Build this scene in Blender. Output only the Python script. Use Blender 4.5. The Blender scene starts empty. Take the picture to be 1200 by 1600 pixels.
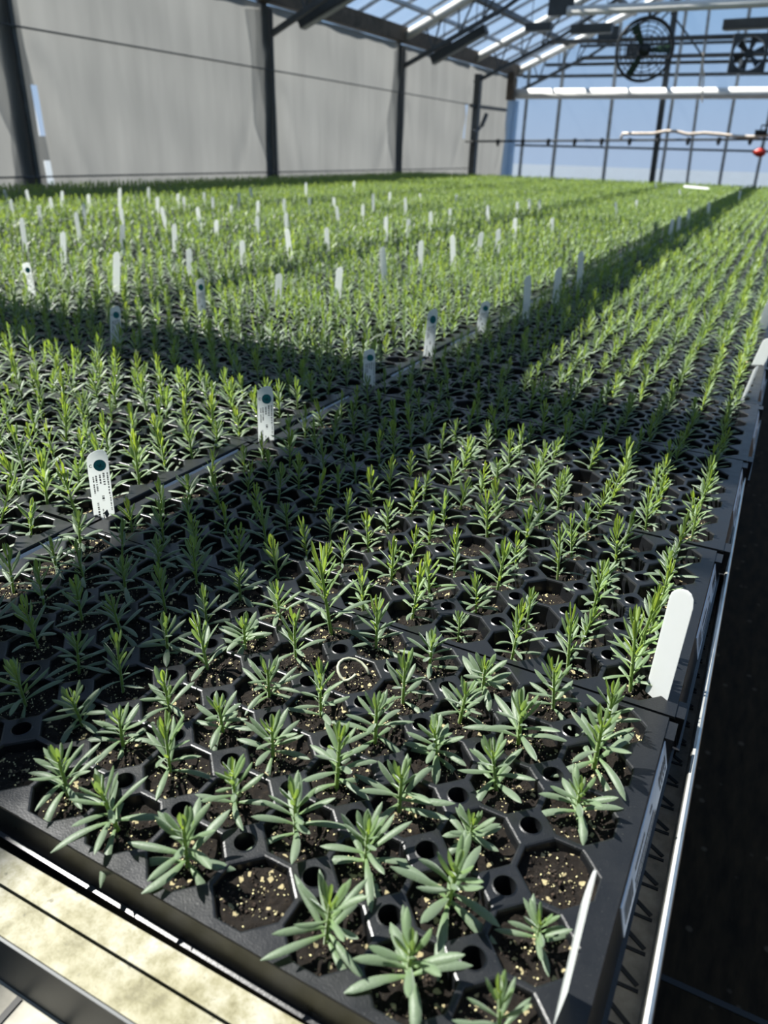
import bpy, bmesh, math, random
import numpy as np
from mathutils import Vector, Matrix, Euler

rng = np.random.default_rng(7)
random.seed(7)
S = bpy.context.scene
C = S.collection
ZB = 0.80                      # height of the tray tops above the floor

# ------------------------------------------------------------------ camera model (also used to place tags from sight lines)
CF, YAW, PITCH, ROLL = 1159.2, 0.4569, 0.4557, 0.0292
CAM = np.array([0.0535, -0.2155, 0.3339])
def basis():
    cy, sy, cp, sp = math.cos(YAW), math.sin(YAW), math.cos(PITCH), math.sin(PITCH)
    f = np.array([-sy*cp, cy*cp, -sp]); r = np.array([cy, sy, 0.0]); u = np.cross(r, f)
    c, s = math.cos(ROLL), math.sin(ROLL)
    return c*r + s*u, -s*r + c*u, f
BR, BU, BF = basis()
def ray(px, py):
    return BF*CF + BR*(px-600) - BU*(py-800)
def at_z(px, py, z=0.0):
    d = ray(px, py); return CAM + d*((z-CAM[2])/d[2])
def on_plane(px, py, ax, v):
    d = ray(px, py); return CAM + d*((v-CAM[ax])/d[ax])
def project(p):
    d = np.asarray(p) - CAM; z = d @ BF
    return 600 + CF*(d @ BR)/z, 800 - CF*(d @ BU)/z, z

cam = bpy.data.cameras.new('camera')
cam_o = bpy.data.objects.new('camera', cam); C.objects.link(cam_o)
M = Matrix(((BR[0], BU[0], -BF[0], CAM[0]), (BR[1], BU[1], -BF[1], CAM[1]), (BR[2], BU[2], -BF[2], CAM[2]+ZB), (0, 0, 0, 1)))
cam_o.matrix_world = M
cam.sensor_fit = 'VERTICAL'; cam.sensor_height = 24; cam.lens = CF/1600*24
cam.clip_start = 0.01; cam.clip_end = 500
cam.dof.use_dof = True; cam.dof.focus_distance = 0.58; cam.dof.aperture_fstop = 6.0
S.camera = cam_o
S.view_settings.view_transform = 'Standard'; S.view_settings.look = 'None'
S.view_settings.gamma = 1; S.view_settings.use_curve_mapping = False
S.view_settings.exposure = 0.45
S.cycles.use_denoising = True
S.cycles.max_bounces = 8; S.cycles.transparent_max_bounces = 24
S.cycles.transmission_bounces = 4; S.cycles.diffuse_bounces = 3

# ------------------------------------------------------------------ materials
def mat(name):
    m = bpy.data.materials.new(name); m.use_nodes = True
    nt = m.node_tree; nt.nodes.clear()
    o = nt.nodes.new('ShaderNodeOutputMaterial')
    return m, nt, o
def N(nt, t, **kw):
    n = nt.nodes.new(t)
    for k, v in kw.items():
        if k.startswith('i_'):
            n.inputs[k[2:].replace('_', ' ')].default_value = v
        else: setattr(n, k, v)
    return n
def noise(nt, scale, detail=4, rough=.6, co=None, vec_scale=None):
    n = N(nt, 'ShaderNodeTexNoise'); n.inputs['Scale'].default_value = scale
    n.inputs['Detail'].default_value = detail; n.inputs['Roughness'].default_value = rough
    t = N(nt, 'ShaderNodeTexCoord')
    src = t.outputs[co or 'Object']
    if vec_scale:
        mp = N(nt, 'ShaderNodeMapping'); mp.inputs['Scale'].default_value = vec_scale
        nt.links.new(src, mp.inputs[0]); src = mp.outputs[0]
    nt.links.new(src, n.inputs['Vector'])
    return n
def ramp(nt, fac, stops):
    r = N(nt, 'ShaderNodeValToRGB'); el = r.color_ramp.elements
    while len(el) < len(stops): el.new(.5)
    for e, (p, c) in zip(el, stops):
        e.position = p; e.color = (*c, 1) if len(c) == 3 else c
    nt.links.new(fac, r.inputs[0]); return r
def bump(nt, h, strength, dist, bsdf):
    b = N(nt, 'ShaderNodeBump'); b.inputs['Strength'].default_value = strength; b.inputs['Distance'].default_value = dist
    nt.links.new(h, b.inputs['Height']); nt.links.new(b.outputs[0], bsdf.inputs['Normal'])
def simple(name, col, rough=.5, metal=0, spec=.5, var=0, vscale=30, bumpd=0):
    m, nt, o = mat(name)
    b = N(nt, 'ShaderNodeBsdfPrincipled'); b.inputs['Roughness'].default_value = rough
    b.inputs['Metallic'].default_value = metal; b.inputs['Specular IOR Level'].default_value = spec
    b.inputs['Base Color'].default_value = (*col, 1)
    if var or bumpd:
        n = noise(nt, vscale)
        if var:
            r = ramp(nt, n.outputs[0], [(.3, [max(0, c*(1-var)) for c in col]), (.7, [min(1, c*(1+var)) for c in col])])
            nt.links.new(r.outputs[0], b.inputs['Base Color'])
        if bumpd: bump(nt, n.outputs[0], .6, bumpd, b)
    nt.links.new(b.outputs[0], o.inputs[0]); return m

def make_plastic():
    m, nt, o = mat('black_tray_plastic')
    b = N(nt, 'ShaderNodeBsdfPrincipled'); b.inputs['Specular IOR Level'].default_value = .38
    v = noise(nt, 900, 2, .5); d = noise(nt, 60, 4)
    r = ramp(nt, v.outputs[0], [(.0, (.005, .0056, .0066)), (.70, (.007, .0078, .009)), (.78, (.06, .06, .055))])
    nt.links.new(r.outputs[0], b.inputs['Base Color'])
    rr = ramp(nt, d.outputs[0], [(.3, (.27,)*3), (.7, (.40,)*3)])
    nt.links.new(rr.outputs[0], b.inputs['Roughness'])
    bump(nt, v.outputs[0], .25, .0004, b)
    nt.links.new(b.outputs[0], o.inputs[0]); return m

def make_soil():
    m, nt, o = mat('dark_peat_soil')
    b = N(nt, 'ShaderNodeBsdfPrincipled'); b.inputs['Roughness'].default_value = .9; b.inputs['Specular IOR Level'].default_value = .25
    v = noise(nt, 260, 8, .75)
    r = ramp(nt, v.outputs[0], [(.3, (.003, .002, .0015)), (.55, (.010, .0068, .0042)), (.75, (.034, .024, .014))])
    w = N(nt, 'ShaderNodeTexVoronoi'); w.inputs['Scale'].default_value = 420
    t = N(nt, 'ShaderNodeTexCoord'); nt.links.new(t.outputs['Object'], w.inputs['Vector'])
    sel = N(nt, 'ShaderNodeSeparateColor'); nt.links.new(w.outputs['Color'], sel.inputs[0])
    gt = N(nt, 'ShaderNodeMath', operation='GREATER_THAN'); gt.inputs[1].default_value = .965
    nt.links.new(sel.outputs[0], gt.inputs[0])
    mx = N(nt, 'ShaderNodeMix', data_type='RGBA'); nt.links.new(gt.outputs[0], mx.inputs['Factor'])
    nt.links.new(r.outputs[0], mx.inputs[6]); mx.inputs[7].default_value = (.42, .36, .20, 1)
    nt.links.new(mx.outputs[2], b.inputs['Base Color'])
    bump(nt, v.outputs[0], 1.0, .003, b)
    nt.links.new(b.outputs[0], o.inputs[0]); return m

def make_leaf(name, sheen=.35):
    m, nt, o = mat(name)
    a = N(nt, 'ShaderNodeAttribute', attribute_name='tone')
    n = noise(nt, 700, 3)
    # tone 0 young bright, 1 mature felted grey green
    add = N(nt, 'ShaderNodeMath', operation='MULTIPLY_ADD'); add.inputs[1].default_value = .22; 
    nt.links.new(n.outputs[0], add.inputs[0]); 
    sub = N(nt, 'ShaderNodeMath', operation='SUBTRACT'); sub.inputs[1].default_value = .11
    nt.links.new(a.outputs['Fac'], sub.inputs[0]); nt.links.new(sub.outputs[0], add.inputs[2])
    r = ramp(nt, add.outputs[0], [(.0, (.24, .33, .06)), (.35, (.165, .26, .065)), (.7, (.11, .175, .075)), (1., (.122, .165, .105))])
    rt = ramp(nt, add.outputs[0], [(.0, (.44, .56, .05)), (.4, (.30, .44, .05)), (1., (.17, .27, .09))])
    b = N(nt, 'ShaderNodeBsdfPrincipled'); b.inputs['Roughness'].default_value = .5
    b.inputs['Specular IOR Level'].default_value = .45
    b.inputs['Sheen Weight'].default_value = sheen; b.inputs['Sheen Roughness'].default_value = .4
    b.inputs['Sheen Tint'].default_value = (.9, 1, .9, 1)
    nt.links.new(r.outputs[0], b.inputs['Base Color'])
    bump(nt, n.outputs[0], .35, .0006, b)
    t = N(nt, 'ShaderNodeBsdfTranslucent'); nt.links.new(rt.outputs[0], t.inputs[0])
    mx = N(nt, 'ShaderNodeMixShader'); mx.inputs[0].default_value = .32
    nt.links.new(b.outputs[0], mx.inputs[1]); nt.links.new(t.outputs[0], mx.inputs[2])
    nt.links.new(mx.outputs[0], o.inputs[0]); return m

def make_sheet(name, diff, trans, ft, clear, streak=0, tint=(1, 1, 1), vs=(1, 1, 1), gloss=.0):
    """plastic or glass sheet: part of the light goes straight through (clear), part is scattered through (translucent)"""
    m, nt, o = mat(name)
    d = N(nt, 'ShaderNodeBsdfDiffuse'); d.inputs[0].default_value = (*diff, 1)
    t = N(nt, 'ShaderNodeBsdfTranslucent'); t.inputs[0].default_value = (*trans, 1)
    if streak:
        n = noise(nt, 2.0, 6, .6, vec_scale=vs)
        r = ramp(nt, n.outputs[0], [(.3, [c*(1-streak) for c in trans]), (.7, [min(1, c*(1+streak*.5)) for c in trans])])
        nt.links.new(r.outputs[0], t.inputs[0])
    mx = N(nt, 'ShaderNodeMixShader'); mx.inputs[0].default_value = ft
    nt.links.new(d.outputs[0], mx.inputs[1]); nt.links.new(t.outputs[0], mx.inputs[2])
    out = mx
    if clear:
        tr = N(nt, 'ShaderNodeBsdfTransparent'); tr.inputs[0].default_value = (*tint, 1)
        m2 = N(nt, 'ShaderNodeMixShader'); m2.inputs[0].default_value = clear
        nt.links.new(mx.outputs[0], m2.inputs[1]); nt.links.new(tr.outputs[0], m2.inputs[2]); out = m2
    nt.links.new(out.outputs[0], o.inputs[0]); return m

MT = dict(
    plastic=make_plastic(), soil=make_soil(), leaf=make_leaf('felted_leaf', .7),
    perlite=simple('perlite', (.62, .56, .30), .8, var=.35, vscale=200),
    clod=simple('bark_crumb', (.022, .013, .007), .9, var=.7, vscale=300),
    tag=make_sheet('white_tag_plastic', (.86, .87, .86), (.9, .92, .9), .60, 0),
    teal=simple('teal_print', (.01, .17, .18), .5), tealdark=simple('dark_teal_print', (.004, .06, .07), .5),
    ink=simple('grey_ink', (.10, .10, .10), .6), sticker=simple('sticker_paper', (.74, .77, .80), .45),
    liner=simple('bench_liner', (.11, .098, .078), .55, var=.4, vscale=60),
    linerdark=simple('liner_groove', (.006, .006, .006), .6),
    strip=simple('grey_brown_strip', (.27, .24, .19), .6, var=.35, vscale=80),
    dirty=simple('dirty_pale_liner', (.26, .245, .20), .7, var=.35, vscale=45, bumpd=.001),
    alum=simple('aluminium', (.62, .62, .58), .42, 1.0, var=.15, vscale=40),
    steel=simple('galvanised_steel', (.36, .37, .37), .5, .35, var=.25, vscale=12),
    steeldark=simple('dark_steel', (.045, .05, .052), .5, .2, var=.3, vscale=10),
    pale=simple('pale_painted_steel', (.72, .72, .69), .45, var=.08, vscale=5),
    wood=simple('weathered_wood', (.075, .058, .042), .8, var=.45, vscale=9),
    blackmetal=simple('black_metal', (.012, .014, .015), .45),
    green=simple('dark_green_blade', (.015, .055, .022), .4),
    hose=simple('cream_hose', (.62, .52, .42), .5, var=.2), red=simple('red_plastic', (.5, .03, .015), .4),
    whitepaint=simple('white_plastic', (.8, .8, .8), .4),
    ground=simple('outside_gravel', (.09, .11, .13), .95, var=.3, vscale=3),
    curtain=make_sheet('grey_side_curtain', (.22, .225, .22), (.155, .16, .158), .62, 0, streak=.18, vs=(1, 1.6, .25)),
    roof=make_sheet('roof_glazing', (.5, .53, .56), (.5, .54, .58), .6, .895, streak=.35, tint=(.93, .96, 1.0), vs=(1, 6, .8)),
    endfilm=make_sheet('end_wall_film', (.45, .52, .6), (.62, .76, .95), .85, .80, streak=.15, tint=(.97, .97, .97), vs=(2, 1, .4)),
    corrug=make_sheet('corrugated_panel', (.42, .52, .62), (.6, .75, .92), .7, .35, tint=(.8, .9, 1)),
    gather=make_sheet('gathered_sheet', (.4, .41, .41), (.55, .56, .56), .7, .40),
    shade=simple('dark_shadow_roll', (.03, .032, .03), .9),
)
# dirty, algae-stained bench rim
def make_rim():
    m, nt, o = mat('stained_bench_rim')
    b = N(nt, 'ShaderNodeBsdfPrincipled'); b.inputs['Roughness'].default_value = .6
    n1 = noise(nt, 70, 7, .7); n2 = noise(nt, 14, 3); n3 = noise(nt, 170, 3)
    r1 = ramp(nt, n1.outputs[0], [(.34, (.10, .09, .035)), (.44, (.17, .16, .095)), (.55, (.245, .235, .18)), (.66, (.31, .30, .26))])
    r2 = ramp(nt, n2.outputs[0], [(.42, (.62, .58, .30)), (.56, (1, 1, 1))])
    mx = N(nt, 'ShaderNodeMix', data_type='RGBA', blend_type='MULTIPLY'); mx.inputs['Factor'].default_value = .6
    nt.links.new(r1.outputs[0], mx.inputs[6]); nt.links.new(r2.outputs[0], mx.inputs[7])
    r3 = ramp(nt, n3.outputs[0], [(.27, (.25, .24, .15)), (.36, (1, 1, 1))])
    my = N(nt, 'ShaderNodeMix', data_type='RGBA', blend_type='MULTIPLY'); my.inputs['Factor'].default_value = .8
    nt.links.new(mx.outputs[2], my.inputs[6]); nt.links.new(r3.outputs[0], my.inputs[7])
    nt.links.new(my.outputs[2], b.inputs['Base Color']); bump(nt, n1.outputs[0], .5, .001, b)
    nt.links.new(b.outputs[0], o.inputs[0]); return m
MT['rim'] = make_rim()
def make_floor():
    m, nt, o = mat('dark_ground_cloth')
    b = N(nt, 'ShaderNodeBsdfPrincipled'); b.inputs['Roughness'].default_value = .9; b.inputs['Specular IOR Level'].default_value = .2
    n = noise(nt, 45, 4, .6, vec_scale=(1, .25, 1)); r = ramp(nt, n.outputs[0], [(.3, (.009, .0055, .002)), (.7, (.034, .021, .009))])
    w = N(nt, 'ShaderNodeTexVoronoi'); w.inputs['Scale'].default_value = 22  # pale flecks painted in for sun dapples on the aisle floor
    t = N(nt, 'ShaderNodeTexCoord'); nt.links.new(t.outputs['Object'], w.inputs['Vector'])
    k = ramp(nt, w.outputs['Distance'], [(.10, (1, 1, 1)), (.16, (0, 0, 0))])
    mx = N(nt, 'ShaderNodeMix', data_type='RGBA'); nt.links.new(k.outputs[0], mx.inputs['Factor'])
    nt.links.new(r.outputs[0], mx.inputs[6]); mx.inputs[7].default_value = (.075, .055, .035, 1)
    nt.links.new(mx.outputs[2], b.inputs['Base Color']); bump(nt, n.outputs[0], .5, .004, b)
    nt.links.new(b.outputs[0], o.inputs[0]); return m
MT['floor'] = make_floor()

# ------------------------------------------------------------------ mesh helpers
class MB:
    def __init__(s): s.v = []; s.f = []
    def quad(s, *p):
        i = len(s.v); s.v += [tuple(map(float, q)) for q in p]; s.f.append(tuple(range(i, i+len(p)))); return s
    def box(s, x0, x1, y0, y1, z0, z1):
        i = len(s.v)
        s.v += [(x0, y0, z0), (x1, y0, z0), (x1, y1, z0), (x0, y1, z0), (x0, y0, z1), (x1, y0, z1), (x1, y1, z1), (x0, y1, z1)]
        s.f += [tuple(i+k for k in q) for q in ((3, 2, 1, 0), (4, 5, 6, 7), (0, 1, 5, 4), (1, 2, 6, 5), (2, 3, 7, 6), (3, 0, 4, 7))]
        return s
    def beam(s, a, b, w, h, up=(0, 0, 1)):
        """box along a-b, w across, h in the up direction"""
        a, b = np.array(a, float), np.array(b, float); d = b-a; d /= np.linalg.norm(d)
        x = np.cross(d, up); x /= np.linalg.norm(x); y = np.cross(x, d); i = len(s.v)
        for p in (a, b):
            for sx, sy in ((-1, -1), (1, -1), (1, 1), (-1, 1)): s.v.append(tuple(p + x*w/2*sx + y*h/2*sy))
        s.f += [tuple(i+k for k in q) for q in ((0, 1, 2, 3), (7, 6, 5, 4), (0, 4, 5, 1), (1, 5, 6, 2), (2, 6, 7, 3), (3, 7, 4, 0))]
        return s
    def tube(s, pts, r, n=10, caps=True, rad=None):
        pts = [np.array(p, float) for p in pts]; i = len(s.v); k = len(pts); px = None
        for q, p in enumerate(pts):
            d = pts[min(q+1, k-1)]-pts[max(q-1, 0)]; d /= np.linalg.norm(d)
            if px is None:
                ref = np.array((0, 0, 1.)) if abs(d[2]) < .9 else np.array((1., 0, 0)); x = np.cross(d, ref)
            else: x = px - d*(px @ d)
            x /= np.linalg.norm(x); px = x; y = np.cross(d, x); rr = rad[q] if rad else r
            for j in range(n):
                t = 2*math.pi*j/n; s.v.append(tuple(p + rr*(math.cos(t)*x + math.sin(t)*y)))
        for q in range(k-1):
            for j in range(n):
                a, b = i+q*n+j, i+q*n+(j+1) % n; s.f.append((a, b, b+n, a+n))
        if caps: s.f.append(tuple(i+j for j in range(n))[::-1]); s.f.append(tuple(i+(k-1)*n+j for j in range(n)))
        return s
    def ring(s, c, R, r, n=32, m=6, axis='y'):
        i = len(s.v)
        for a in range(n):
            t = 2*math.pi*a/n
            for b in range(m):
                u = 2*math.pi*b/m; q = R+r*math.cos(u); h = r*math.sin(u)
                if axis == 'y': s.v.append((c[0]+q*math.cos(t), c[1]+h, c[2]+q*math.sin(t)))
                else: s.v.append((c[0]+q*math.cos(t), c[1]+q*math.sin(t), c[2]+h))
        for a in range(n):
            for b in range(m):
                s.f.append((i+a*m+b, i+((a+1) % n)*m+b, i+((a+1) % n)*m+(b+1) % m, i+a*m+(b+1) % m))
        return s
    def mesh(s, name, m, smooth=False, bevel=0):
        me = bpy.data.meshes.new(name); me.from_pydata(s.v, [], s.f); me.materials.append(m)
        bm = bmesh.new(); bm.from_mesh(me); bmesh.ops.recalc_face_normals(bm, faces=bm.faces); bm.to_mesh(me); bm.free()
        if smooth: me.shade_smooth()
        return me
    def obj(s, name, m, parent=None, smooth=False, up=True):
        return link(name, s.mesh(name, m, smooth), parent, up)
def link(name, me, parent=None, up=True):
    o = bpy.data.objects.new(name, me); C.objects.link(o)
    if parent is not None: o.parent = parent
    elif up: o.location.z = ZB
    return o
def empty(name, loc=(0, 0, 0), rz=0):
    o = bpy.data.objects.new(name, None); C.objects.link(o); o.empty_display_size = .02
    o.location = (loc[0], loc[1], loc[2]+ZB); o.rotation_euler = (0, 0, rz); return o
def tag(o, label, cat, group=None, kind=None):
    o['label'] = label; o['category'] = cat
    if group: o['group'] = group
    if kind: o['kind'] = kind
    return o
def struct(o, label=None, cat=None):
    o['kind'] = 'structure'
    if label: o['label'] = label
    if cat: o['category'] = cat
    return o
def copy_tree(o, parent=None):
    c = o.copy(); C.objects.link(c)
    if parent is not None: c.parent = parent
    for ch in KIDS.get(o.name, ()):
        d = ch.copy(); C.objects.link(d); d.parent = c
        for g in KIDS.get(ch.name, ()):
            e = g.copy(); C.objects.link(e); e.parent = d
    return c
KIDS = {}
def arrays_mesh(name, V, F, m, tone=None, smooth=True):
    """V (n,3), F (k,4)"""
    me = bpy.data.meshes.new(name)
    me.vertices.add(len(V)); me.vertices.foreach_set('co', np.asarray(V, np.float32).ravel())
    me.loops.add(F.size); me.loops.foreach_set('vertex_index', F.astype(np.int32).ravel())
    me.polygons.add(len(F)); me.polygons.foreach_set('loop_start', np.arange(0, F.size, F.shape[1], dtype=np.int32))
    if smooth: me.polygons.foreach_set('use_smooth', np.ones(len(F), bool))
    if tone is not None:
        a = me.attributes.new('tone', 'FLOAT', 'POINT'); a.data.foreach_set('value', np.asarray(tone, np.float32))
    me.materials.append(m); me.update(calc_edges=True); return me

ONES = 'zeroth first second third fourth fifth sixth seventh eighth ninth tenth eleventh twelfth thirteenth fourteenth fifteenth sixteenth seventeenth eighteenth nineteenth'.split()
def ordw(n):
    if n < 20: return ONES[n]
    t = {2: 'twent', 3: 'thirt', 4: 'fort', 5: 'fift'}[n//10]
    return t+'ieth' if n % 10 == 0 else t+'y-'+ONES[n % 10]

# ------------------------------------------------------------------ trays
P_ = .0435; PB = .0427           # cell pitch across (along the long side) and in depth
NX, NY = 12, 6
XR, XL = .0535, -11*P_-.0075     # right and left lip
YF, YR = -PB-.0038, 5*PB+.0020   # front and rear lip
HX, HY, CUT = P_/2-.0009, PB/2-.0009, .0126
def octo(hx, hy, c):
    return [(-hx+c, -hy), (hx-c, -hy), (hx, -hy+c), (hx, hy-c), (hx-c, hy), (-hx+c, hy), (-hx, hy-c), (-hx, -hy+c)]
def cell_c(c, r): return ((.5-c)*P_, (r-.5)*PB)
def tray_body():
    b = MB()
    def loop_quads(A, B):
        n = len(A)
        for k in range(n): b.quad(A[k], A[(k+1) % n], B[(k+1) % n], B[k])
    for c in range(NX):
        for r in range(NY):
            cx, cy = cell_c(c, r)
            o0 = [(cx+x, cy+y, 0) for x, y in octo(HX, HY, CUT)]
            o01 = [(cx+x, cy+y, -.0003) for x, y in octo(HX-.0007, HY-.0007, CUT)]
            o1 = [(cx+x, cy+y, -.0014) for x, y in octo(HX-.0012, HY-.0012, CUT)]
            o2 = [(cx+x, cy+y, -.026) for x, y in octo(HX-.0038, HY-.0038, CUT-.001)]
            loop_quads(o0, o01); loop_quads(o01, o1); loop_quads(o1, o2)
            # web to the next cells
            if c+1 < NX:
                nx = cell_c(c+1, r)[0]+HX
                b.quad((cx-HX, cy-HY+CUT, 0), (cx-HX, cy+HY-CUT, 0), (nx, cy+HY-CUT, 0), (nx, cy-HY+CUT, 0))
            if r+1 < NY:
                ny = cell_c(c, r+1)[1]-HY
                b.quad((cx-HX+CUT, cy+HY, 0), (cx+HX-CUT, cy+HY, 0), (cx+HX-CUT, ny, 0), (cx-HX+CUT, ny, 0))
    w, wy = .0009, .0009
    for i in range(NX-1):
        for j in range(NY-1):
            x, y = -i*P_, j*PB
            ring = [(w, -wy-CUT), (w+CUT, -wy), (w+CUT, wy), (w, wy+CUT), (-w, wy+CUT), (-w-CUT, wy), (-w-CUT, -wy), (-w, -wy-CUT)]
            out = []
            for k in range(8):
                a, d = ring[k], ring[(k+1) % 8]; out += [(a[0]+(d[0]-a[0])*t_/4, a[1]+(d[1]-a[1])*t_/4) for t_ in range(4)]
            out = [(x+q[0], y+q[1], 0) for q in out]
            ang = [math.atan2(q[1]-y, q[0]-x) for q in out]
            a0_ = ang[0]; ang = [a0_+2*math.pi*t_/32 for t_ in range(32)]
            r1 = [(x+.0066*math.cos(t), y+.0066*math.sin(t), .0) for t in ang]
            r2 = [(x+.0058*math.cos(t), y+.0058*math.sin(t), .0005) for t in ang]
            r3 = [(x+.0052*math.cos(t), y+.0052*math.sin(t), -.014) for t in ang]
            loop_quads(out, r1); loop_quads(r1, r2); loop_quads(r2, r3)
    # border pads and strips
    def edge_pts():
        xs = [cell_c(c, 0)[0] for c in range(NX)]; ys = [cell_c(0, r)[1] for r in range(NY)]
        return xs, ys
    xs, ys = edge_pts()
    for side, yc, yl in ((-1, ys[0]-HY, YF), (1, ys[-1]+HY, YR)):
        for c, cx in enumerate(xs):
            b.quad((cx-HX+CUT, yc, 0), (cx+HX-CUT, yc, 0), (cx+HX-CUT, yl, 0), (cx-HX+CUT, yl, 0))
            if c+1 < NX:
                nx = xs[c+1]; yi = yc-side*CUT
                b.quad((cx-HX+CUT, yl, 0), (cx-HX+CUT, yc, 0), (cx-HX, yi, 0), (nx+HX, yi, 0), (nx+HX-CUT, yc, 0), (nx+HX-CUT, yl, 0))
    for side, xc, xl in ((1, xs[0]+HX, XR), (-1, xs[-1]-HX, XL)):
        for r, cy in enumerate(ys):
            b.quad((xc, cy-HY+CUT, 0), (xc, cy+HY-CUT, 0), (xl, cy+HY-CUT, 0), (xl, cy-HY+CUT, 0))
            if r+1 < NY:
                ny = ys[r+1]; xi = xc-side*CUT
                b.quad((xl, cy+HY-CUT, 0), (xc, cy+HY-CUT, 0), (xi, cy+HY, 0), (xi, ny-HY, 0), (xc, ny-HY+CUT, 0), (xl, ny-HY+CUT, 0))
        for sy, yc, yl, cy in ((-1, ys[0]-HY, YF, ys[0]), (1, ys[-1]+HY, YR, ys[-1])):
            cx = xs[0] if side > 0 else xs[-1]
            b.quad((xc, cy+sy*(HY-CUT), 0), (cx+side*(HX-CUT), yc, 0), (cx+side*(HX-CUT), yl, 0), (xl, yl, 0), (xl, cy+sy*(HY-CUT), 0))
    # rounded lip, skirt, flange
    def rect(e, z, fl=0): return [(XR+e+fl*.0055, YF-e, z), (XR+e+fl*.0055, YR+e, z), (XL-e-fl*.0005, YR+e, z), (XL-e-fl*.0005, YF-e, z)]
    prof = [(0, 0), (.0007, -.0003), (.0011, -.0014), (.0011, -.0235), (.0034, -.0240), (.0034, -.0255), (-.001, -.0255), (-.004, -.058)]
    prof = [(e-.0010, z) if k else (0, 0) for k, (e, z) in enumerate(prof)]
    fl = lambda z: max(0, min(1, -z/.0235)) if z > -.04 else 0
    for (e0, z0), (e1, z1) in zip(prof, prof[1:]): loop_quads(rect(e0, z0, fl(z0)), rect(e1, z1, fl(z1)))
    b.quad(*rect(-.0050, -.058))
    # corner stacking tabs on the short sides
    for y0, y1 in ((YF+.002, YF+.020), (YR-.020, YR-.002)):
        b.box(XR-.002, XR+.0062, y0, y1, -.034, -.0012); b.box(XL-.0022, XL+.002, y0, y1, -.034, -.0012)
    me = b.mesh('tray_body', MT['plastic'])
    return me
TRAY = tray_body()

def soil_mesh(depth, seed, nr=6, ns=24, var=.0025):
    g = np.random.default_rng(seed); V = []; F = []; off = 0
    th = np.arange(ns)*2*math.pi/ns
    rad = 1/np.maximum(np.maximum(abs(np.cos(th)), abs(np.sin(th))), (abs(np.cos(th))+abs(np.sin(th)))/1.42)
    for c in range(NX):
        for r in range(NY):
            cx, cy = cell_c(c, r); dz = depth+g.normal(0, var); hx = HX-.0007-(.0031*(-dz)/.026)+.0003
            rr = np.linspace(0, 1, nr+1)[1:]
            pts = [(cx, cy, dz)]
            for k in rr:
                for t, q in zip(th, rad):
                    z = dz+g.normal(0, .0008)+.0012*math.sin(7*k+cx*900)+(.001*k*k)
                    pts.append((cx+hx*k*q*math.cos(t), cy+hx*.98*k*q*math.sin(t), min(z, -.002)))
            V += pts
            for j in range(ns):
                F.append((off, off+1+j, off+1+(j+1) % ns, off+1+(j+1) % ns))
            for k in range(nr-1):
                for j in range(ns):
                    a = off+1+k*ns+j; d = off+1+k*ns+(j+1) % ns; F.append((a, a+ns, d+ns, d))
            off += len(pts)
    me = bpy.data.meshes.new('soil')
    me.from_pydata(V, [], [f if f[2] != f[3] else f[:3] for f in F]); me.materials.append(MT['soil']); me.shade_smooth()
    return me, V
def granules(V, seed, n, m, name, s0, s1, lift=.0003):
    g = np.random.default_rng(seed); V = np.array(V); idx = g.integers(0, len(V), n)
    base = np.array([(1, 0, 0), (-1, 0, 0), (0, 1, 0), (0, -1, 0), (0, 0, 1), (0, 0, -1)], float)
    tri = np.array([(4, 0, 2), (4, 2, 1), (4, 1, 3), (4, 3, 0), (5, 2, 0), (5, 1, 2), (5, 3, 1), (5, 0, 3)])
    s = s0+(s1-s0)*g.random(n)**2.2
    sc = s[:, None]*(.6+.6*g.random((n, 3)))
    a = g.random(n)*6.28; ca, sa = np.cos(a), np.sin(a)
    p = base[None]*sc[:, None, :]; p = p + g.normal(0, .12, p.shape)*s[:, None, None]
    q = np.stack([p[..., 0]*ca[:, None]-p[..., 1]*sa[:, None], p[..., 0]*sa[:, None]+p[..., 1]*ca[:, None], p[..., 2]], -1)
    jit = g.normal(0, .0012, (n, 3)); jit[:, 2] = lift
    q = q+V[idx][:, None, :]+jit[:, None, :]
    F = (tri[None]+6*np.arange(n)[:, None, None]).reshape(-1, 3)
    return arrays_mesh(name, q.reshape(-1, 3), F, m, smooth=False)

SOILS = [soil_mesh(-.0068, 1, 8, 32, .0012), soil_mesh(-.0135, 2, 6, 24, .0022), soil_mesh(-.0125, 3, 4, 16, .0018)]
GRAN = [(granules(v, 10+i, n1, MT['perlite'], 'perlite', .00035, .00085), granules(v, 20+i, n2, MT['clod'], 'soil_crumb', .0003, .0013))
        for i, ((me, v), (n1, n2)) in enumerate(zip(SOILS[:2], ((5200, 11000), (2200, 4000))))]

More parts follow.
